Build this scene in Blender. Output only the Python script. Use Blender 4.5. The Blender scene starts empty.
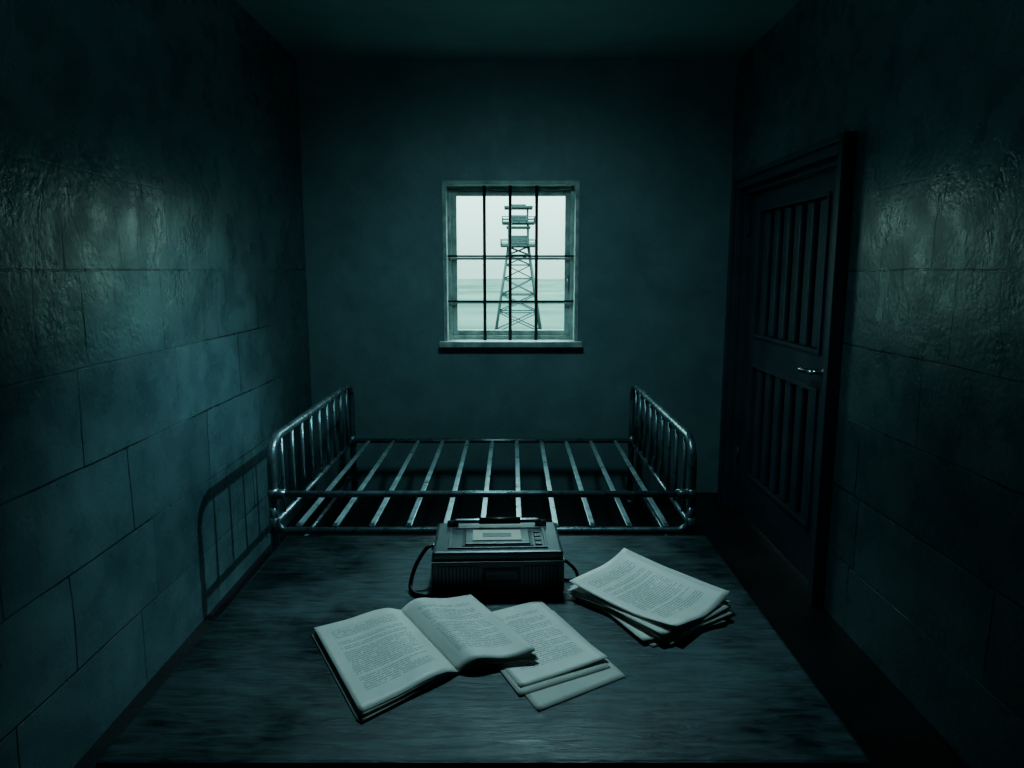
import bpy, bmesh, math, random
from mathutils import Vector, Matrix
random.seed(4)
sc = bpy.context.scene
EYE = 1.5

# ---------------------------------------------------------------- materials
def newmat(name):
    m = bpy.data.materials.new(name); m.use_nodes = True
    nt = m.node_tree
    return m, nt, nt.nodes["Principled BSDF"]

def pmat(name, c1, c2=None, rough=0.5, metal=0.0, nscale=8.0, bump=0.0, bscale=60.0, stretch=(1,1,1), rvar=0.0, spec=0.5):
    m, nt, b = newmat(name)
    N = nt.nodes; L = nt.links
    tc = N.new("ShaderNodeTexCoord"); mp = N.new("ShaderNodeMapping"); mp.inputs["Scale"].default_value = stretch
    L.new(tc.outputs["Object"], mp.inputs["Vector"])
    n = N.new("ShaderNodeTexNoise"); n.inputs["Scale"].default_value = nscale; n.inputs["Detail"].default_value = 8
    L.new(mp.outputs[0], n.inputs["Vector"])
    r = N.new("ShaderNodeValToRGB")
    r.color_ramp.elements[0].position = .3; r.color_ramp.elements[1].position = .7
    r.color_ramp.elements[0].color = (*c1, 1); r.color_ramp.elements[1].color = (*(c2 or c1), 1)
    L.new(n.outputs["Fac"], r.inputs[0]); L.new(r.outputs[0], b.inputs["Base Color"])
    b.inputs["Roughness"].default_value = rough; b.inputs["Metallic"].default_value = metal
    b.inputs["Specular IOR Level"].default_value = spec
    if rvar:
        mr = N.new("ShaderNodeMapRange"); mr.inputs["To Min"].default_value = rough - rvar; mr.inputs["To Max"].default_value = rough + rvar
        mr.inputs["From Min"].default_value = .3; mr.inputs["From Max"].default_value = .7
        L.new(n.outputs["Fac"], mr.inputs[0]); L.new(mr.outputs[0], b.inputs["Roughness"])
    if bump:
        n2 = N.new("ShaderNodeTexNoise"); n2.inputs["Scale"].default_value = bscale; n2.inputs["Detail"].default_value = 6
        L.new(mp.outputs[0], n2.inputs["Vector"])
        bp = N.new("ShaderNodeBump"); bp.inputs["Strength"].default_value = bump; bp.inputs["Distance"].default_value = .01
        L.new(n2.outputs["Fac"], bp.inputs["Height"]); L.new(bp.outputs[0], b.inputs["Normal"])
    return m

def wall_mat(name, c1, c2, blocks, rough=.42, seed=0.0, width=.66, off0=10.1, bumpd=.010, spec=.5):
    m, nt, b = newmat(name); N = nt.nodes; L = nt.links
    b.inputs["Specular IOR Level"].default_value = spec
    tc = N.new("ShaderNodeTexCoord")
    def noise(scale, detail=8, off=0.0, rgh=.5):
        mp = N.new("ShaderNodeMapping"); mp.inputs["Location"].default_value = (off+seed, off, off)
        L.new(tc.outputs["Object"], mp.inputs["Vector"])
        n = N.new("ShaderNodeTexNoise"); n.inputs["Scale"].default_value = scale; n.inputs["Detail"].default_value = detail
        n.inputs["Roughness"].default_value = rgh
        L.new(mp.outputs[0], n.inputs["Vector"]); return n
    def math_(op, a, c=None, clamp=False):
        n = N.new("ShaderNodeMath"); n.operation = op; n.use_clamp = clamp
        for i, v in enumerate((a, c)):
            if v is None: continue
            if isinstance(v, (int, float)): n.inputs[i].default_value = v
            else: L.new(v, n.inputs[i])
        return n.outputs[0]
    big = noise(1.9, 9, 3.1, .68); fine = noise(60, 8, 7); mid = noise(7, 6, 1.3, .5)
    rp = N.new("ShaderNodeValToRGB"); rp.color_ramp.elements[0].position = .36; rp.color_ramp.elements[1].position = .64
    rp.color_ramp.elements[0].color = (*c1, 1); rp.color_ramp.elements[1].color = (*c2, 1)
    mixn = math_('ADD', math_('MULTIPLY', big.outputs["Fac"], .7), math_('MULTIPLY', mid.outputs["Fac"], .3))
    L.new(mixn, rp.inputs[0])
    col = rp.outputs[0]
    height = math_('ADD', math_('MULTIPLY', fine.outputs["Fac"], .22), math_('MULTIPLY', mid.outputs["Fac"], .85))
    if blocks:
        sp = N.new("ShaderNodeSeparateXYZ"); L.new(tc.outputs["Object"], sp.inputs[0])
        wob = noise(2.3, 3, 11)
        w = math_('MULTIPLY', math_('SUBTRACT', wob.outputs["Fac"], .5), .05)
        cb = N.new("ShaderNodeCombineXYZ")
        L.new(math_('ADD', math_('ADD', sp.outputs["Y"], w), off0+seed), cb.inputs[0])
        L.new(math_('ADD', math_('ADD', sp.outputs["Z"], math_('MULTIPLY', w, .35)), -EYE+3.05), cb.inputs[1])
        bk = N.new("ShaderNodeTexBrick"); L.new(cb.outputs[0], bk.inputs["Vector"])
        bk.offset = .38; bk.offset_frequency = 2; bk.squash = .78; bk.squash_frequency = 3
        bk.inputs["Scale"].default_value = 1; bk.inputs["Mortar Size"].default_value = .0036
        bk.inputs["Mortar Smooth"].default_value = .3
        bk.inputs["Brick Width"].default_value = width; bk.inputs["Row Height"].default_value = .305
        bk.inputs["Color1"].default_value = (.88,.88,.88,1); bk.inputs["Color2"].default_value = (1.10,1.10,1.10,1)
        bk.inputs["Mortar"].default_value = (.95,.95,.95,1)
        fade = noise(1.5, 2, 21)
        fm = N.new("ShaderNodeMapRange"); fm.inputs["From Min"].default_value = .42; fm.inputs["From Max"].default_value = .54
        fm.inputs["To Min"].default_value = .12
        L.new(fade.outputs["Fac"], fm.inputs[0])
        zf = N.new("ShaderNodeMapRange"); zf.inputs["From Min"].default_value = 1.52; zf.inputs["From Max"].default_value = 1.80
        zf.inputs["To Min"].default_value = 1; zf.inputs["To Max"].default_value = .04
        L.new(sp.outputs["Z"], zf.inputs[0])
        grout = math_('MULTIPLY', math_('MULTIPLY', bk.outputs["Fac"], fm.outputs[0]), zf.outputs[0])
        mx = N.new("ShaderNodeMix"); mx.data_type = 'RGBA'; mx.blend_type = 'MULTIPLY'; mx.inputs[0].default_value = 1
        L.new(col, mx.inputs[6]); L.new(bk.outputs["Color"], mx.inputs[7])
        mg = N.new("ShaderNodeMix"); mg.data_type = 'RGBA'; L.new(math_('MULTIPLY', grout, .9), mg.inputs[0])
        L.new(mx.outputs[2], mg.inputs[6]); mg.inputs[7].default_value = (.010,.015,.016,1)
        col = mg.outputs[2]
        height = math_('SUBTRACT', height, math_('MULTIPLY', grout, 1.4))
    mp = N.new("ShaderNodeMapping"); mp.inputs["Scale"].default_value = (1, 1.6, .5); mp.inputs["Rotation"].default_value = (.5,0,0)
    L.new(tc.outputs["Object"], mp.inputs[0])
    sn = N.new("ShaderNodeTexNoise"); sn.inputs["Scale"].default_value = 4; sn.inputs["Detail"].default_value = 4; sn.inputs["Distortion"].default_value = .8
    L.new(mp.outputs[0], sn.inputs["Vector"])
    sr = math_('ABSOLUTE', math_('SUBTRACT', sn.outputs["Fac"], .5))
    scr = math_('SUBTRACT', 1, math_('MULTIPLY', sr, 90), True)
    height = math_('SUBTRACT', height, math_('MULTIPLY', scr, .07))
    L.new(col, b.inputs["Base Color"])
    rr = N.new("ShaderNodeMapRange"); rr.inputs["From Min"].default_value=.35; rr.inputs["From Max"].default_value=.65
    rr.inputs["To Min"].default_value = rough-.06; rr.inputs["To Max"].default_value = rough+.12
    L.new(mid.outputs["Fac"], rr.inputs[0]); L.new(rr.outputs[0], b.inputs["Roughness"])
    bp = N.new("ShaderNodeBump"); bp.inputs["Strength"].default_value = .55; bp.inputs["Distance"].default_value = bumpd
    L.new(height, bp.inputs["Height"]); L.new(bp.outputs[0], b.inputs["Normal"])
    return m

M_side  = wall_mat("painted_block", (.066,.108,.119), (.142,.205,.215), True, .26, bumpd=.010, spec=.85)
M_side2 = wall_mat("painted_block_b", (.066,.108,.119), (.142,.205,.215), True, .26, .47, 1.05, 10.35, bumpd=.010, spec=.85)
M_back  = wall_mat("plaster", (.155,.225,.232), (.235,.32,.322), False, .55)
M_ceil  = wall_mat("ceiling_plaster", (.32,.44,.44), (.42,.55,.54), False, .6)
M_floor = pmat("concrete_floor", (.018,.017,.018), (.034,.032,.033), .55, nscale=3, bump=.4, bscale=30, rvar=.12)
M_door  = pmat("door_paint", (.044,.058,.074), (.074,.092,.110), .40, nscale=5, bump=.15, bscale=70)
M_slot  = pmat("door_slot_dark", (.008,.01,.012), (.012,.014,.016), .6)
M_steel = pmat("worn_steel", (.55,.58,.58), (.75,.78,.78), .22, metal=1, nscale=30, rvar=.06)
M_bed   = pmat("bed_enamel", (.16,.20,.215), (.30,.35,.365), .31, metal=.65, nscale=18, bump=.12, bscale=90, rvar=.1)
M_slat  = pmat("bed_slat_steel", (.34,.41,.42), (.54,.62,.63), .35, metal=.5, nscale=14, bump=.1, bscale=90, rvar=.1)
M_wframe= pmat("window_paint", (.26,.31,.29), (.54,.59,.55), .5, nscale=14, bump=.4, bscale=50)
M_bar   = pmat("iron_bar", (.015,.018,.02), (.035,.04,.04), .5, metal=.4, nscale=40)
M_strap = pmat("black_leather", (.008,.009,.010), (.015,.015,.017), .45, nscale=40)
M_radio = pmat("radio_plastic", (.074,.096,.106), (.098,.124,.134), .34, nscale=30, bump=.05, bscale=300)
M_rdark = pmat("radio_black", (.016,.020,.022), (.022,.027,.029), .4)
M_rtrim = pmat("radio_trim", (.30,.34,.35), (.42,.46,.47), .25, metal=.9, nscale=20)
M_label = pmat("radio_label", (.56,.54,.46), (.68,.66,.57), .6, nscale=20)
M_tower = pmat("tower_timber", (.030,.042,.042), (.045,.06,.06), .8, nscale=1)
M_lampm = pmat("lamp_enamel", (.1,.12,.12), (.14,.16,.16), .4)

def table_mat():
    m, nt, b = newmat("dark_wood"); N = nt.nodes; L = nt.links
    tc = N.new("ShaderNodeTexCoord"); mp = N.new("ShaderNodeMapping"); mp.inputs["Scale"].default_value = (1.0, 5.5, 5.5)
    L.new(tc.outputs["Object"], mp.inputs[0])
    n = N.new("ShaderNodeTexNoise"); n.inputs["Scale"].default_value = 13; n.inputs["Detail"].default_value = 9; n.inputs["Distortion"].default_value = .7; n.inputs["Roughness"].default_value=.62
    L.new(mp.outputs[0], n.inputs["Vector"])
    n3 = N.new("ShaderNodeTexNoise"); n3.inputs["Scale"].default_value = 3.4; n3.inputs["Detail"].default_value = 8; n3.inputs["Roughness"].default_value=.66
    L.new(tc.outputs["Object"], n3.inputs["Vector"])
    mxn = N.new("ShaderNodeMix"); mxn.inputs[0].default_value=.5
    L.new(n.outputs["Fac"], mxn.inputs[2]); L.new(n3.outputs["Fac"], mxn.inputs[3])
    r = N.new("ShaderNodeValToRGB"); r.color_ramp.elements[0].position=.40; r.color_ramp.elements[1].position=.61
    r.color_ramp.elements[0].color=(.007,.014,.017,1); r.color_ramp.elements[1].color=(.085,.132,.146,1)
    L.new(mxn.outputs[0], r.inputs[0]); L.new(r.outputs[0], b.inputs["Base Color"])
    mr = N.new("ShaderNodeMapRange"); mr.inputs["From Min"].default_value=.4; mr.inputs["From Max"].default_value=.6
    mr.inputs["To Min"].default_value=.32; mr.inputs["To Max"].default_value=.6
    L.new(n3.outputs["Fac"], mr.inputs[0]); L.new(mr.outputs[0], b.inputs["Roughness"])
    bp = N.new("ShaderNodeBump"); bp.inputs["Strength"].default_value=.6; bp.inputs["Distance"].default_value=.008
    L.new(mxn.outputs[0], bp.inputs["Height"]); L.new(bp.outputs[0], b.inputs["Normal"])
    return m
M_table = table_mat()

def paper_mat(name, rows=44, seed=0.0):
    m, nt, b = newmat(name); N = nt.nodes; L = nt.links
    def math_(op, a, c=None, clamp=False):
        n = N.new("ShaderNodeMath"); n.operation = op; n.use_clamp = clamp
        for i, v in enumerate((a, c)):
            if v is None: continue
            if isinstance(v, (int, float)): n.inputs[i].default_value = v
            else: L.new(v, n.inputs[i])
        return n.outputs[0]
    uv = N.new("ShaderNodeUVMap"); uv.uv_map = "UVMap"
    sp = N.new("ShaderNodeSeparateXYZ"); L.new(uv.outputs[0], sp.inputs[0])
    u, v = sp.outputs["X"], sp.outputs["Y"]
    rv = math_('MULTIPLY', v, rows)
    row = math_('FLOOR', rv); fr = math_('SUBTRACT', rv, row)
    line = math_('MULTIPLY', math_('GREATER_THAN', fr, .32), math_('LESS_THAN', fr, .74))
    cb = N.new("ShaderNodeCombineXYZ"); L.new(math_('MULTIPLY', u, 46), cb.inputs[0]); L.new(math_('MULTIPLY', row, 7.31), cb.inputs[1]); cb.inputs[2].default_value = seed
    n = N.new("ShaderNodeTexNoise"); n.inputs["Scale"].default_value = 1; n.inputs["Detail"].default_value = 1
    L.new(cb.outputs[0], n.inputs["Vector"])
    words = math_('GREATER_THAN', n.outputs["Fac"], .42)
    cr = N.new("ShaderNodeCombineXYZ"); L.new(math_('MULTIPLY', row, 3.77), cr.inputs[0]); cr.inputs[1].default_value = seed+5
    wn = N.new("ShaderNodeTexWhiteNoise"); wn.noise_dimensions = '2D'; L.new(cr.outputs[0], wn.inputs["Vector"])
    rnd = wn.outputs["Value"]
    right = math_('MINIMUM', math_('ADD', math_('MULTIPLY', rnd, 1.6), .35), .86)
    inu = math_('MULTIPLY', math_('GREATER_THAN', u, .14), math_('LESS_THAN', u, right))
    inv = math_('MULTIPLY', math_('GREATER_THAN', v, .10), math_('LESS_THAN', v, .84))
    nb = math_('GREATER_THAN', rnd, .14)
    ink = math_('MULTIPLY', math_('MULTIPLY', math_('MULTIPLY', line, words), math_('MULTIPLY', inu, inv)), nb)
    ink = math_('MULTIPLY', ink, .5)
    n3 = N.new("ShaderNodeTexNoise"); n3.inputs["Scale"].default_value = 3; n3.inputs["Detail"].default_value = 6
    L.new(uv.outputs[0], n3.inputs["Vector"])
    r = N.new("ShaderNodeValToRGB"); r.color_ramp.elements[0].position=.3; r.color_ramp.elements[1].position=.7
    r.color_ramp.elements[0].color=(.74,.74,.69,1); r.color_ramp.elements[1].color=(.87,.87,.81,1)
    L.new(n3.outputs["Fac"], r.inputs[0])
    mx = N.new("ShaderNodeMix"); mx.data_type='RGBA'; L.new(ink, mx.inputs[0]); L.new(r.outputs[0], mx.inputs[6]); mx.inputs[7].default_value=(.06,.07,.08,1)
    L.new(mx.outputs[2], b.inputs["Base Color"]); b.inputs["Roughness"].default_value=.5
    return m
M_pap1 = paper_mat("printed_paper", 46, 1.0)
M_pap2 = paper_mat("printed_paper_b", 40, 8.0)
M_plain = pmat("paper_plain", (.60,.60,.55), (.76,.76,.70), .7, nscale=6)
M_cover = pmat("booklet_cover", (.42,.43,.41), (.50,.51,.48), .6, nscale=6)

def glass_mat():
    m = bpy.data.materials.new("window_glass"); m.use_nodes=True; nt=m.node_tree; N=nt.nodes; L=nt.links
    N.remove(N["Principled BSDF"]); out=N["Material Output"]
    t=N.new("ShaderNodeBsdfTransparent"); t.inputs[0].default_value=(.93,.97,.96,1)
    g=N.new("ShaderNodeBsdfGlossy"); g.inputs["Roughness"].default_value=.08
    mx=N.new("ShaderNodeMixShader"); mx.inputs[0].default_value=.04
    L.new(t.outputs[0],mx.inputs[1]); L.new(g.outputs[0],mx.inputs[2]); L.new(mx.outputs[0],out.inputs[0])
    return m
M_glass = glass_mat()

# ---------------------------------------------------------------- mesh builder
class B:
    def __init__(s, name, mats):
        s.name=name; s.mats=mats; s.bm=bmesh.new(); s.uv=s.bm.loops.layers.uv.new("UVMap")
    def _fin(s, faces, mat, smooth):
        k=s.mats.index(mat)
        for f in faces: f.material_index=k; f.smooth=smooth
    def box(s, lo, hi, mat, bev=0.0):
        r=bmesh.ops.create_cube(s.bm,size=1)
        vs=r["verts"]; lo=Vector(lo); hi=Vector(hi); c=(lo+hi)/2; d=hi-lo
        for v in vs: v.co=Vector((v.co.x*d.x,v.co.y*d.y,v.co.z*d.z))+c
        fs=list({f for v in vs for f in v.link_faces}); s._fin(fs,mat,False)
        if bev>0:
            es=list({e for v in vs for e in v.link_edges})
            g=bmesh.ops.bevel(s.bm,geom=es,offset=bev,segments=2,affect='EDGES',profile=.6)
            s._fin(g["faces"],mat,False)
    def tube(s, pts, r, mat, n=12, caps=True, flat=None):
        pts=[Vector(p) for p in pts]
        m=len(pts); rings=[]; up=None
        for i,p in enumerate(pts):
            if i==0: t=pts[1]-p
            elif i==m-1: t=p-pts[i-1]
            else: t=(pts[i+1]-p).normalized()+(p-pts[i-1]).normalized()
            t.normalize()
            if up is None:
                a=Vector((0,0,1)) if abs(t.z)<.9 else Vector((1,0,0))
                up=(a-t*a.dot(t)).normalized()
            else: up=(up-t*up.dot(t)).normalized()
            sd=t.cross(up)
            ra,rb=(r,r) if flat is None else flat
            rings.append([s.bm.verts.new(p+up*math.cos(2*math.pi*k/n)*ra+sd*math.sin(2*math.pi*k/n)*rb) for k in range(n)])
        fs=[]
        for i in range(m-1):
            for k in range(n):
                fs.append(s.bm.faces.new((rings[i][k],rings[i][(k+1)%n],rings[i+1][(k+1)%n],rings[i+1][k])))
        s._fin(fs,mat,True)
        if caps:
            s._fin([s.bm.faces.new(rings[0][::-1]),s.bm.faces.new(rings[-1])],mat,False)
    def sphere(s,c,r,mat,sz=(1,1,1)):
        g=bmesh.ops.create_uvsphere(s.bm,u_segments=16,v_segments=10,radius=r)
        for v in g["verts"]: v.co=Vector((v.co.x*sz[0],v.co.y*sz[1],v.co.z*sz[2]))+Vector(c)
        s._fin(list({f for v in g["verts"] for f in v.link_faces}),mat,True)
    def sheet(s, fn, mat, nu=14, nv=18, th=.0006):
        top=[[s.bm.verts.new(fn(i/nu,j/nv)+Vector((0,0,th))) for j in range(nv+1)] for i in range(nu+1)]
        bot=[[s.bm.verts.new(fn(i/nu,j/nv)) for j in range(nv+1)] for i in range(nu+1)]
        fs=[]
        for i in range(nu):
            for j in range(nv):
                f=s.bm.faces.new((top[i][j],top[i+1][j],top[i+1][j+1],top[i][j+1]))
                for l,(a,b_) in zip(f.loops,((i,j),(i+1,j),(i+1,j+1),(i,j+1))): l[s.uv].uv=(a/nu,b_/nv)
                fs.append(f)
                fs.append(s.bm.faces.new((bot[i][j],bot[i][j+1],bot[i+1][j+1],bot[i+1][j])))
        for i in range(nu):
            fs.append(s.bm.faces.new((top[i][0],bot[i][0],bot[i+1][0],top[i+1][0])))
            fs.append(s.bm.faces.new((top[i+1][nv],bot[i+1][nv],bot[i][nv],top[i][nv])))
        for j in range(nv):
            fs.append(s.bm.faces.new((top[0][j+1],bot[0][j+1],bot[0][j],top[0][j])))
            fs.append(s.bm.faces.new((top[nu][j],bot[nu][j],bot[nu][j+1],top[nu][j+1])))
        s._fin(fs,mat,True)
    def done(s, parent=None, recalc=True):
        if recalc: bmesh.ops.recalc_face_normals(s.bm,faces=s.bm.faces)
        me=bpy.data.meshes.new(s.name); s.bm.to_mesh(me); s.bm.free()
        for m in s.mats: me.materials.append(m)
        o=bpy.data.objects.new(s.name,me); sc.collection.objects.link(o)
        if parent: o.parent=parent
        return o
def empty(name):
    e=bpy.data.objects.new(name,None); sc.collection.objects.link(e); return e

def fillet(pts, r, n=7):
    pts=[Vector(p) for p in pts]; out=[pts[0]]
    for i in range(1,len(pts)-1):
        a,b,c=pts[i-1],pts[i],pts[i+1]
        d1=(a-b).normalized(); d2=(c-b).normalized()
        ang=d1.angle(d2); t=r/math.tan(ang/2)
        p1=b+d1*t; p2=b+d2*t
        bis=(d1+d2).normalized(); ctr=b+bis*(r/math.sin(ang/2))
        v1=p1-ctr; v2=p2-ctr; tot=v1.angle(v2)
        ax=v1.cross(v2).normalized()
        for k in range(n+1):
            out.append(ctr+Matrix.Rotation(tot*k/n,3,ax)@v1)
    out.append(pts[-1]); return out
def bez(pts,n=10):
    P=[Vector(p) for p in pts]; out=[]
    for i in range(len(P)-1):
        p0=P[max(i-1,0)];p1=P[i];p2=P[i+1];p3=P[min(i+2,len(P)-1)]
        for k in range(n):
            t=k/n
            out.append(.5*((2*p1)+(-p0+p2)*t+(2*p0-5*p1+4*p2-p3)*t*t+(-p0+3*p1-3*p2+p3)*t**3))
    out.append(P[-1]); return out

# ---------------------------------------------------------------- room
XL,XR,YF,YB,ZC = -1.34,1.40,-1.0,4.74,2.79
T=.22
WX0,WX1,WZ0,WZ1=-.435,.42,1.03,2.05     # window opening
DY0,DY1,DZ=3.12,4.46,1.98               # door opening

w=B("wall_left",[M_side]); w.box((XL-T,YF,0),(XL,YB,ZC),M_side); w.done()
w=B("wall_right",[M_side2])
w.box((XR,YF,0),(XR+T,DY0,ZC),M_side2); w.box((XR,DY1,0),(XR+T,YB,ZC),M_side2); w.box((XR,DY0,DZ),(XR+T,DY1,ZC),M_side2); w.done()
w=B("wall_back",[M_back])
w.box((XL-T,YB,0),(WX0,YB+T,ZC),M_back); w.box((WX1,YB,0),(XR+T,YB+T,ZC),M_back)
w.box((WX0,YB,0),(WX1,YB+T,WZ0),M_back); w.box((WX0,YB,WZ1),(WX1,YB+T,ZC),M_back); w.done()
w=B("wall_front",[M_back]); w.box((XL-T,YF-T,0),(XR+T,YF,ZC),M_back); w.done()
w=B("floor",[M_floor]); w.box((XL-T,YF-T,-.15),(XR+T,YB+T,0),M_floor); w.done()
w=B("ceiling",[M_ceil]); w.box((XL-T,YF-T,ZC),(XR+T,YB+T,ZC+.15),M_ceil); w.done()

# ---------------------------------------------------------------- window
win=empty("window_1")
b=B("frame",[M_wframe])
yo=YB+.10
fw=.035
b.box((WX0,yo,WZ0),(WX0+fw,yo+.07,WZ1),M_wframe,.004); b.box((WX1-fw,yo,WZ0),(WX1,yo+.07,WZ1),M_wframe,.004)
b.box((WX0+fw,yo,WZ0),(WX1-fw,yo+.07,WZ0+fw),M_wframe,.004); b.box((WX0+fw,yo,WZ1-fw),(WX1-fw,yo+.07,WZ1),M_wframe,.004)
a0,a1,c0,c1=WX0+fw,WX1-fw,WZ0+fw,WZ1-fw; sw=.034
b.box((a0,yo+.02,c0),(a0+sw,yo+.055,c1),M_wframe,.003); b.box((a1-sw,yo+.02,c0),(a1,yo+.055,c1),M_wframe,.003)
b.box((a0+sw,yo+.02,c0),(a1-sw,yo+.055,c0+sw),M_wframe,.003); b.box((a0+sw,yo+.02,c1-sw),(a1-sw,yo+.055,c1),M_wframe,.003)
b.done(win)
b=B("casing",[M_wframe])
cw=.012
b.box((WX0-cw,YB-.014,WZ0),(WX0+.012,YB+.099,WZ1+cw),M_wframe,.002); b.box((WX1-.012,YB-.014,WZ0),(WX1+cw,YB+.099,WZ1+cw),M_wframe,.002)
b.box((WX0+.012,YB-.014,WZ1-.012),(WX1-.012,YB+.099,WZ1+cw),M_wframe,.002)
b.done(win)
b=B("sill",[M_wframe])
b.box((WX0-.04,YB-.065,WZ0-.03),(WX1+.04,YB+.0,WZ0+.008),M_wframe,.006)
b.box((WX0+.001,YB-.01,WZ0-.0),(WX1-.001,yo,WZ0+.008),M_wframe,.001)
b.done(win)
b=B("muntins",[M_wframe])
for z in (1.575,1.285):
    b.box((a0+sw,yo+.028,z-.008),(a1-sw,yo+.05,z+.008),M_wframe)
b.done(win)
b=B("bars",[M_bar])
for x in (-.180,-.012,.160):
    b.tube([(x,YB+.06,WZ0+.006),(x,YB+.06,WZ1-.010)],.0105,M_bar,10)
for z in (1.59,1.295):
    b.box((WX0+.010,YB+.052,z-.006),(WX1-.010,YB+.068,z+.006),M_bar)
b.done(win)
b=B("glass",[M_glass]); b.box((a0+sw,yo+.036,c0+sw),(a1-sw,yo+.040,c1-sw),M_glass); b.done(win)
b=B("latch",[M_bed])
b.box((a1-.022,yo+.004,1.40),(a1-.006,yo+.02,1.47),M_bed,.002); b.tube([(a1-.014,yo+.006,1.44),(a1-.014,yo-.02,1.44),(a1-.014,yo-.025,1.39)],.005,M_bed,8)
b.done(win)

# ---------------------------------------------------------------- door
door=empty("door_1")
b=B("frame",[M_door])
f0,f1,ft=DY0-.085,DY1+.075,DZ+.075
def frame_step(x0,x1,o0,o1,i0,i1,top,itop):
    b.box((x0,o0,0),(x1,i0,top),M_door,.004); b.box((x0,i1,0),(x1,o1,top),M_door,.004)
    b.box((x0,i0,itop),(x1,i1,top),M_door,.004)
frame_step(XR-.040,XR-.001,f0,f1,DY0,DY1,ft,DZ)
frame_step(XR-.058,XR-.038,f0+.0,f1-.0,f0+.032,f1-.03,ft,ft-.03)
frame_step(XR-.001,XR+.14,DY0+.001,DY1-.001,DY0+.03,DY1-.03,DZ-.001,DZ-.03)
b.done(door)
b=B("leaf",[M_door,M_slot])
l0,l1,lt=DY0+.033,DY1-.033,DZ-.034
X0,X1=XR+.035,XR+.085
st=.19
p0,p1=l0+st,l1-st
rails=((.01,.28),(.93,1.13),(1.83,lt))
b.box((X0,l0,.01),(X1,p0,lt),M_door,.004); b.box((X0,p1,.01),(X1,l1,lt),M_door,.004)
for r0,r1 in rails: b.box((X0,p0,r0),(X1,p1,r1),M_door,.004)
for z0,z1 in ((.28,.93),(1.13,1.83)):
    b.box((X1-.008,p0,z0),(X1,p1,z1),M_slot)
    b.box((X0-.012,p0-.02,z0-.02),(X0+.004,p0,z1+.02),M_door,.003); b.box((X0-.012,p1,z0-.02),(X0+.004,p1+.02,z1+.02),M_door,.003)
    b.box((X0-.012,p0,z1),(X0+.004,p1,z1+.02),M_door,.003); b.box((X0-.012,p0,z0-.02),(X0+.004,p1,z0),M_door,.003)
    nb=6
    for i in range(nb):
        y=p0+(p1-p0)*(i+.5)/nb
        b.box((X0+.004,y-.042,z0),(X0+.030,y+.042,z1),M_door,.012)
b.done(door)
b=B("handle",[M_steel])
hy=l0+.085
b.box((X0-.006,hy-.025,.96),(X0-.0005,hy+.025,1.10),M_steel,.002)
b.tube(fillet([(X0-.005,hy,1.04),(X0-.065,hy,1.04),(X0-.065,hy+.14,1.035)],.02),.014,M_steel,12)
b.sphere((X0-.065,hy+.14,1.035),.016,M_steel)
b.tube([(X0-.012,hy,1.04),(X0-.004,hy,1.04)],.028,M_steel,16)
b.done(door)
b=B("hinges",[M_door])
for z in (.35,1.75): b.tube([(X0-.008,l1+.002,z-.05),(X0-.008,l1+.002,z+.05)],.008,M_door,10)
b.done(door)

# ---------------------------------------------------------------- bed
bed=empty("metal_bed_frame")
BX0,BX1,BY0,BY1=-1.02,.765,2.96,4.50
R=.0165
HT=.79
for nm,x in (("head_end",BX0),("foot_end",BX1)):
    b=B(nm,[M_bed])
    b.tube(fillet([(x,BY0,0),(x,BY0,HT),(x,BY1,HT),(x,BY1,0)],.11,9),R+.002,M_bed,16)
    b.tube([(x,BY0,.42),(x,BY1,.42)],.013,M_bed)
    b.tube([(x,BY0,.20),(x,BY1,.20)],.011,M_bed)
    n=9
    for i in range(n):
        y=BY0+.14+(BY1-BY0-.28)*i/(n-1)
        b.tube([(x,y,.42),(x,y,HT)],.0085,M_bed,10)
    for y in (BY0,BY1):
        b.tube([(x,y,.0),(x,y,.03)],.024,M_bed,12)
        b.tube([(x,y,.385),(x,y,.455)],.023,M_bed,14)
    b.done(bed)
b=B("rails",[M_bed])
b.tube(fillet([(BX0,BY0-.004,.50),(BX0+.012,BY0-.004,.395),(BX1-.012,BY0-.004,.395),(BX1,BY0-.004,.50)],.05),.0155,M_bed,14)
b.tube([(BX0,BY1,.42),(BX1,BY1,.42)],.015,M_bed,14)
b.tube([(BX0,BY0,.556),(BX1,BY0,.556)],.0145,M_bed,14)
for x in (BX0+.035,BX1-.035):
    b.tube([(x-.03,BY0,.556),(x+.02,BY0,.556)],.021,M_bed,14)
b.tube([(BX0,BY0,.53),(BX0,BY0,.58)],.022,M_bed,12); b.tube([(BX1,BY0,.53),(BX1,BY0,.58)],.022,M_bed,12)
b.done(bed)
b=B("slats",[M_slat])
ns=11
for i in range(ns):
    x=BX0+(BX1-BX0)*(i+.65)/(ns+.3)
    b.box((x-.0125,BY0-.002,.408),(x+.0125,BY1,.418),M_slat,.003)
    for y in (BY0+.012,BY1-.012): b.tube([(x,y,.416),(x,y,.424)],.008,M_slat,8)
b.done(bed)

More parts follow.
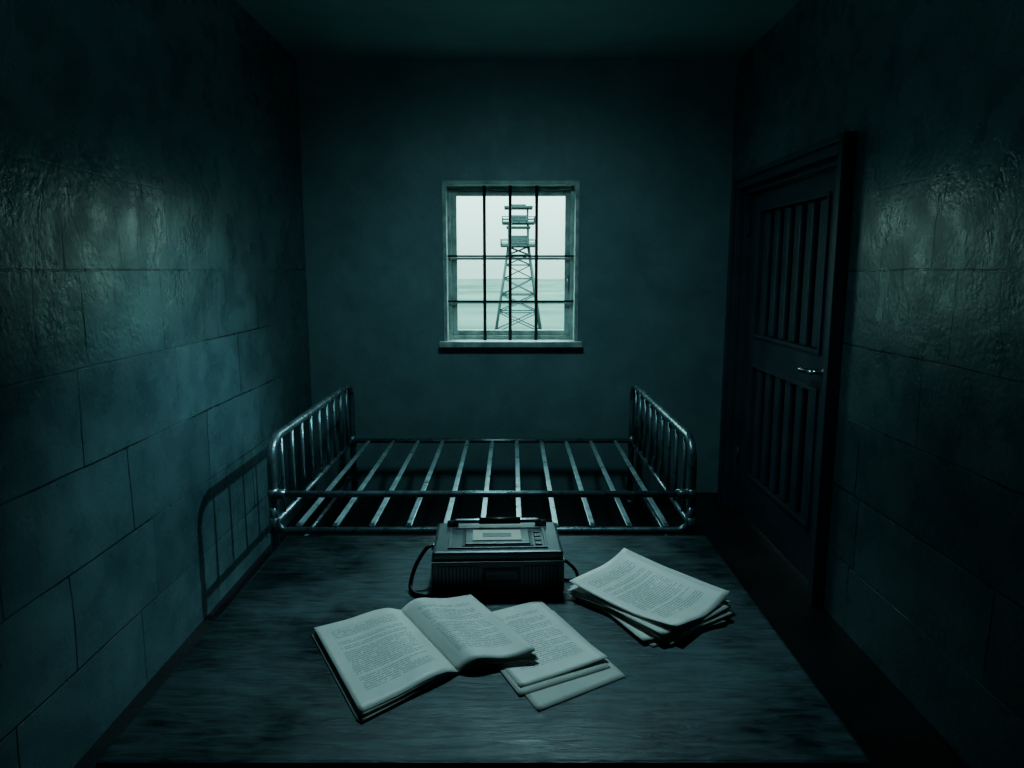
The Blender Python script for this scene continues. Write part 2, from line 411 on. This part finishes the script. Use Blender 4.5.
# ---------------------------------------------------------------- table
tb=empty("wooden_table")
TX0,TX1,TY0,TY1,TZ=-.645,.557,1.005,1.97,.75
b=B("top",[M_table])
b.box((TX0,TY0,TZ-.035),(TX1,TY1,TZ),M_table,.007)
b.done(tb)
b=B("apron",[M_table])
b.box((TX0+.07,TY0+.06,TZ-.13),(TX1-.07,TY0+.08,TZ-.035),M_table); b.box((TX0+.07,TY1-.08,TZ-.13),(TX1-.07,TY1-.06,TZ-.035),M_table)
b.box((TX0+.05,TY0+.06,TZ-.13),(TX0+.07,TY1-.06,TZ-.035),M_table); b.box((TX1-.07,TY0+.06,TZ-.13),(TX1-.05,TY1-.06,TZ-.035),M_table)
b.done(tb)
b=B("legs",[M_table])
for x in (TX0+.045,TX1-.105):
    for y in (TY0+.05,TY1-.11): b.box((x,y,0),(x+.06,y+.06,TZ-.035),M_table,.004)
b.done(tb)

# ---------------------------------------------------------------- cassette recorder
rd=empty("cassette_recorder")
rd.location=(-.036,1.688,TZ); rd.rotation_euler=(0,0,math.radians(2.0))
W,D,H=.310,.204,.104
b=B("body",[M_radio,M_rdark,M_rtrim,M_label])
b.box((-W/2,-D/2,.004),(W/2,D/2,H*.80),M_radio,.006)
b.box((-W/2+.002,-D/2+.003,H*.80-.002),(W/2-.002,D/2,H),M_radio,.007)
b.box((-W/2-.0008,-D/2-.0012,H*.80-.003),(W/2+.0008,D/2-.01,H*.80+.0005),M_rtrim,.0008)
for x in (-W/2+.03,W/2-.03):
    for y in (-D/2+.025,D/2-.025): b.tube([(x,y,0),(x,y,.006)],.009,M_rdark,12)
b.box((-.140,-D/2-.001,.014),(-.045,-D/2+.002,.072),M_rdark)
b.box((.060,-D/2-.001,.014),(.140,-D/2+.002,.072),M_rdark)
for i in range(11): b.box((-.137+i*.0084,-D/2-.0025,.016),(-.1325+i*.0084,-D/2,.070),M_radio)
for i in range(9): b.box((.064+i*.0084,-D/2-.0025,.016),(.0685+i*.0084,-D/2,.070),M_radio)
b.box((-.036,-D/2-.002,.030),(.052,-D/2+.001,.066),M_rdark,.0008)
b.box((-.028,-D/2-.0028,.038),(.044,-D/2-.001,.058),M_radio,.0005)
for i in range(6): b.box((-.022+i*.011,-D/2-.0034,.045),(-.017+i*.011,-D/2-.002,.050),M_rdark)
b.done(rd)
b=B("top_deck",[M_radio,M_rdark,M_rtrim,M_label])
for q in (((-.118,-.078,H-.001),(.118,-.072,H+.003)),((-.118,.052,H-.001),(.118,.058,H+.003)),((-.118,-.072,H-.001),(-.112,.052,H+.003)),((.112,-.072,H-.001),(.118,.052,H+.003))):
    b.box(q[0],q[1],M_radio,.0012)
b.box((-.085,-.064,H-.001),(.085,.046,H+.0015),M_rdark)
b.box((-.078,-.058,H+.001),(.078,.040,H+.005),M_radio,.002)
b.box((-.060,-.040,H+.0045),(.058,.028,H+.0065),M_label,.0006)
b.box((-.036,-.020,H+.0062),(.034,.006,H+.0070),M_radio,.0003)
for i in range(4): b.box((.090,-.058+i*.026,H-.0005),(.106,-.040+i*.026,H+.003),M_radio,.001)
b.done(rd)
b=B("handle",[M_rtrim,M_rdark])
b.tube(fillet([(-.112,.080,H-.006),(-.112,.074,H+.014),(.112,.074,H+.014),(.112,.080,H-.006)],.010,5),.006,M_rtrim,12,flat=(.005,.008))
b.tube([(-.045,.074,H+.014),(.06,.074,H+.014)],.0085,M_rdark,12)
for x in (-.112,.112): b.tube([(x-.014,.080,H+.003),(x+.014,.080,H+.003)],.010,M_rtrim,12)
b.done(rd)
b=B("strap",[M_strap,M_rtrim])
b.tube(bez([(-W/2+.004,-.02,.088),(-W/2-.014,-.03,.090),(-W/2-.040,-.05,.054),(-W/2-.052,-.07,.014),(-W/2-.042,-.10,.006),(-W/2-.015,-.116,.006),(-W/2+.01,-.108,.006)]),.005,M_strap,8,flat=(.004,.0058))
b.tube([(-W/2-.004,-.02,.088),(-W/2+.004,-.02,.088)],.008,M_rtrim,10)
b.tube(bez([(W/2-.002,.0,.036),(W/2+.012,-.004,.040),(W/2+.036,-.012,.020),(W/2+.040,-.026,.005),(W/2+.022,-.036,.005),(W/2+.002,-.03,.005)]),.0042,M_strap,8)
b.done(rd)

# ---------------------------------------------------------------- papers
def rot2(v,a):
    a=math.radians(a); return (v[0]*math.cos(a)-v[1]*math.sin(a), v[0]*math.sin(a)+v[1]*math.cos(a))
b=B("open_booklet",[M_pap1,M_pap2,M_plain,M_cover])
S0,S1=Vector((-.248,1.500)),Vector((-.100,1.250))
LO0,LO1=Vector((-.415,1.405)),Vector((-.256,1.112))
RO0,RO1=Vector((-.096,1.550)),Vector((.044,1.292))
def page(side,k,z0,mat,lift=0.0,grow=0.0,slide=0.0):
    O0,O1=(LO0,LO1) if side<0 else (RO0,RO1)
    ax=(S1-S0).normalized()
    def f(u,v):
        uu=(1-u) if side<0 else u
        s=S0.lerp(S1,v); o=O0.lerp(O1,v)
        p2=s.lerp(o,uu*(1+grow))+ax*slide*uu
        hgt=k*math.exp(-((uu-.28)/.26)**2)*min(1,uu/.10)**.7
        zz=z0*(.35+.65*min(1,uu/.15))+hgt+lift*max(0,uu-.45)**2*(.4+.9*v)
        if side>0: zz+=.0075*min(1,uu/.22)       # lies on top of the loose sheets
        return Vector((p2.x,p2.y,TZ+.0015+zz))
    b.sheet(f,mat,22,14,.0005)
page(-1,0,0,M_cover,0,.03,.006); page(1,0,0,M_cover,0,.05,-.004)
for i in range(6):
    page(-1,.004+.0006*i,.0012+.0016*i,M_plain if i<5 else M_pap1,0,.012-.004*i,.012-.0025*i+.002*math.sin(i*2.1))
for i in range(5):
    page(1,.005+.0014*i,.0012+.0014*i,M_plain if i<4 else M_pap2,.010+.006*i if i>2 else .005*i,.02-.006*i,.010-.002*i+.002*math.sin(i*1.7))
b.done()

def rect_fn(tr, wdir, ldir, wd, ln, z, ph=0.0, amp=.0012, curl=None):
    c=Vector((*tr,z)); du=Vector((*wdir,0)).normalized(); dv=Vector((*ldir,0)).normalized()
    def f(u,v):
        p=c+du*((1-u)*wd)+dv*(v*ln)
        p.z+=amp*(1+math.sin(u*5+ph)*math.cos(v*4+ph*1.7))*.5
        if curl: p.z+=curl(u,v)
        return p
    return f
b=B("loose_papers",[M_pap1,M_pap2,M_plain])
b.sheet(rect_fn((.092,1.505),(-.84,-.54),(.418,-.909),.200,.290,TZ+.0008,1,.0004),M_plain)
b.sheet(rect_fn((.072,1.536),(-.88,-.47),(.40,-.916),.198,.290,TZ+.0020,2,.0004),M_plain)
b.sheet(rect_fn((.064,1.552),(-.88,-.475),(.428,-.902),.195,.286,TZ+.0032,3,.0006,lambda u,v:.008*max(0,v-.7)**1.5*max(0,u-.4)*8),M_pap2)
b.done()

b=B("paper_stack",[M_pap1,M_pap2,M_plain])
dv2=Vector((.198,-.218)).normalized(); du2=Vector((.74,.672))
ctr=Vector((.308,1.542))
def stk(i,ang,z,mat,curl=None,sh=(0,0)):
    u2=Vector(rot2(du2,ang)); v2=Vector(rot2(dv2,ang))
    c0=ctr+Vector(sh)+u2*.105-v2*.146
    b.sheet(rect_fn(c0,-u2,v2,.21,.292,z,i*1.3,.0010,curl),mat)
angs=[-14,-3,-19,1,-11,4,-7,5]
for i,a in enumerate(angs):
    stk(i,a,TZ+.001+i*.0025,M_plain,(lambda u,v,i=i: .010*i/8*(u-.5)**2*4*v),(random.uniform(-.007,.007)+.002*(8-i)/8,random.uniform(-.006,.006)-.012*(8-i)/8))
stk(9,2,TZ+.0235,M_pap1,lambda u,v: .026*max(0,(1-v)-.55)**1.5*2+.022*max(0,u-.5)**2*4+.003*math.sin(v*5)+.022*max(0,v-.65)*max(0,.5-u)*4)
b.done()

# ---------------------------------------------------------------- unseen ceiling lamps, added to light the room; corner one follows the bed shadow
LC=(.46,.85,.94)
def unseen_lamp(name,LX,LY,spots,glow):
    lp=empty(name)
    b=B("fixture",[M_lampm,M_bar])  # housing invented for the added lights, out of view
    b.tube([(LX,LY,ZC-.03),(LX,LY,ZC)],.09,M_lampm,24)
    b.tube([(LX,LY,ZC-.075),(LX,LY,ZC-.03)],.022,M_lampm,16)
    for k in range(6):
        a=k*math.pi/3
        b.tube(bez([(LX+.07*math.cos(a),LY+.07*math.sin(a),ZC-.03),(LX+.09*math.cos(a),LY+.09*math.sin(a),ZC-.10),(LX+.06*math.cos(a),LY+.06*math.sin(a),ZC-.17),(LX,LY,ZC-.18)],6),.002,M_bar,6)
    b.done(lp)
    P=Vector((LX,LY,ZC-.13))
    for aim,energy,size,soft,col in spots:  # spots added for their light, each with its own aim
        ld=bpy.data.lights.new("added_spot","SPOT"); ld.energy=energy; ld.color=col; ld.shadow_soft_size=soft
        ld.spot_size=math.radians(size); ld.spot_blend=1.0
        lo=bpy.data.objects.new("added_spot",ld); lo.location=P; lo.rotation_euler=(Vector(aim)-P).to_track_quat('-Z','Y').to_euler()
        sc.collection.objects.link(lo); lo.parent=lp
    if glow:
        l2=bpy.data.lights.new("fill_glow","POINT"); l2.energy=glow; l2.color=LC; l2.shadow_soft_size=.05  # extra point light, added to lift walls and ceiling
        o2=bpy.data.objects.new("fill_glow",l2); o2.location=P; sc.collection.objects.link(o2); o2.parent=lp
unseen_lamp("unseen_ceiling_lamp",0,2.60,[((0,4.1,.6),58,116,.16,LC),((.0,1.47,.75),96,46,.09,(.50,.86,.92))],5.0)  # back wall spot, plus a narrow one added to brighten the papers
unseen_lamp("unseen_ceiling_lamp",1.16,3.02,[((-1.05,2.92,.70),195,48,.028,LC)],0)

# ---------------------------------------------------------------- outside
GZ=-3.5
def ground_mat():
    m,nt,bs=newmat("misty_field"); N=nt.nodes; L=nt.links
    tc=N.new("ShaderNodeTexCoord"); n=N.new("ShaderNodeTexNoise"); n.inputs["Scale"].default_value=.05; n.inputs["Detail"].default_value=8
    L.new(tc.outputs["Object"],n.inputs["Vector"])
    r=N.new("ShaderNodeValToRGB"); r.color_ramp.elements[0].position=.35; r.color_ramp.elements[1].position=.65
    r.color_ramp.elements[0].color=(.06,.088,.074,1); r.color_ramp.elements[1].color=(.11,.145,.122,1)
    L.new(n.outputs["Fac"],r.inputs[0]); L.new(r.outputs[0],bs.inputs["Base Color"]); bs.inputs["Roughness"].default_value=1
    bs.inputs["Specular IOR Level"].default_value=0
    return m
M_ground=ground_mat()
b=B("ground",[M_ground]); b.box((-400,YB+.5,GZ-.5),(400,420,GZ),M_ground); b.done()

b=B("watchtower",[M_tower])
tx,ty=.52,60.0
def lvl(z):
    t=(z-GZ)/(3.37-GZ); return 1.85*(1-t)+.82*t
zs=[GZ,-1.9,-.5,.8,1.9,2.7,3.37]
cs=[(-1,-1),(1,-1),(1,1),(-1,1)]
for sx,sy in cs:
    b.tube([(tx+sx*lvl(GZ),ty+sy*lvl(GZ),GZ),(tx+sx*lvl(3.37),ty+sy*lvl(3.37),3.37)],.10,M_tower,6)
for i in range(len(zs)-1):
    for k in range(4):
        A1=cs[k];A2=cs[(k+1)%4]; h0,h1=lvl(zs[i]),lvl(zs[i+1])
        p=lambda c,h,z:(tx+c[0]*h,ty+c[1]*h,z)
        b.tube([p(A1,h0,zs[i]),p(A2,h1,zs[i+1])],.05,M_tower,5); b.tube([p(A2,h0,zs[i]),p(A1,h1,zs[i+1])],.05,M_tower,5)
        b.tube([p(A1,h1,zs[i+1]),p(A2,h1,zs[i+1])],.055,M_tower,5)
def deck(z,h,rail):
    b.box((tx-h,ty-h,z),(tx+h,ty+h,z+.14),M_tower)
    for k in range(4):
        a_,c_=cs[k],cs[(k+1)%4]
        for q in (.5,1.0): b.tube([(tx+a_[0]*h,ty+a_[1]*h,z+rail*q),(tx+c_[0]*h,ty+c_[1]*h,z+rail*q)],.04,M_tower,5)
        for q in range(5):
            x=tx+h*(a_[0]+(c_[0]-a_[0])*q/4); y=ty+h*(a_[1]+(c_[1]-a_[1])*q/4)
            b.tube([(x,y,z),(x,y,z+rail)],.035,M_tower,5)
deck(3.37,1.42,.55)
for sx,sy in cs: b.box((tx+sx*.78-.08,ty+sy*.78-.08,3.4),(tx+sx*.78+.08,ty+sy*.78+.08,5.3),M_tower)
b.box((tx-.75,ty-.75,3.5),(tx+.75,ty+.75,4.25),M_tower)
b.box((tx-.98,ty-.98,4.85),(tx+.98,ty+.98,4.97),M_tower)
deck(5.2,1.3,.5)
b.box((tx-.8,ty-.8,5.3),(tx+.8,ty+.8,5.85),M_tower)
for sx,sy in cs: b.box((tx+sx*.75-.06,ty+sy*.75-.06,5.8),(tx+sx*.75+.06,ty+sy*.75+.06,6.45),M_tower)
b.box((tx-1.15,ty-1.15,6.42),(tx+1.15,ty+1.15,6.56),M_tower); b.box((tx-.6,ty-.6,6.56),(tx+.6,ty+.6,6.72),M_tower)
b.done()

# ---------------------------------------------------------------- world
wd=bpy.data.worlds.new("overcast"); sc.world=wd; wd.use_nodes=True; nt=wd.node_tree; N=nt.nodes; L=nt.links
bg=N["Background"]; tc=N.new("ShaderNodeTexCoord"); sp=N.new("ShaderNodeSeparateXYZ"); L.new(tc.outputs["Generated"],sp.inputs[0])
r=N.new("ShaderNodeValToRGB"); r.color_ramp.elements[0].position=.0; r.color_ramp.elements[1].position=.6
r.color_ramp.elements[0].color=(.092,.158,.140,1); r.color_ramp.elements[1].color=(.60,.98,1,1)
e=r.color_ramp.elements.new(.10); e.color=(.165,.265,.238,1)
L.new(sp.outputs["Z"],r.inputs[0]); L.new(r.outputs[0],bg.inputs[0]); bg.inputs[1].default_value=9.8
pl=bpy.data.lights.new("window_portal","AREA"); pl.shape='RECTANGLE'; pl.size=WX1-WX0; pl.size_y=WZ1-WZ0; pl.cycles.is_portal=True
po=bpy.data.objects.new("window_portal",pl); po.location=((WX0+WX1)/2,YB+T+.01,(WZ0+WZ1)/2); po.rotation_euler=(math.radians(-90),0,0)
sc.collection.objects.link(po); po.parent=win

# ---------------------------------------------------------------- camera
cd=bpy.data.cameras.new("camera"); cd.sensor_width=36; cd.lens=720/1024*36; cd.clip_start=.02; cd.clip_end=1000
co=bpy.data.objects.new("camera",cd); co.location=(0,0,EYE); co.rotation_euler=(math.radians(90-8.997),0,0)
sc.collection.objects.link(co); sc.camera=co
sc.view_settings.view_transform='AgX'
sc.view_settings.look='AgX - Medium High Contrast'
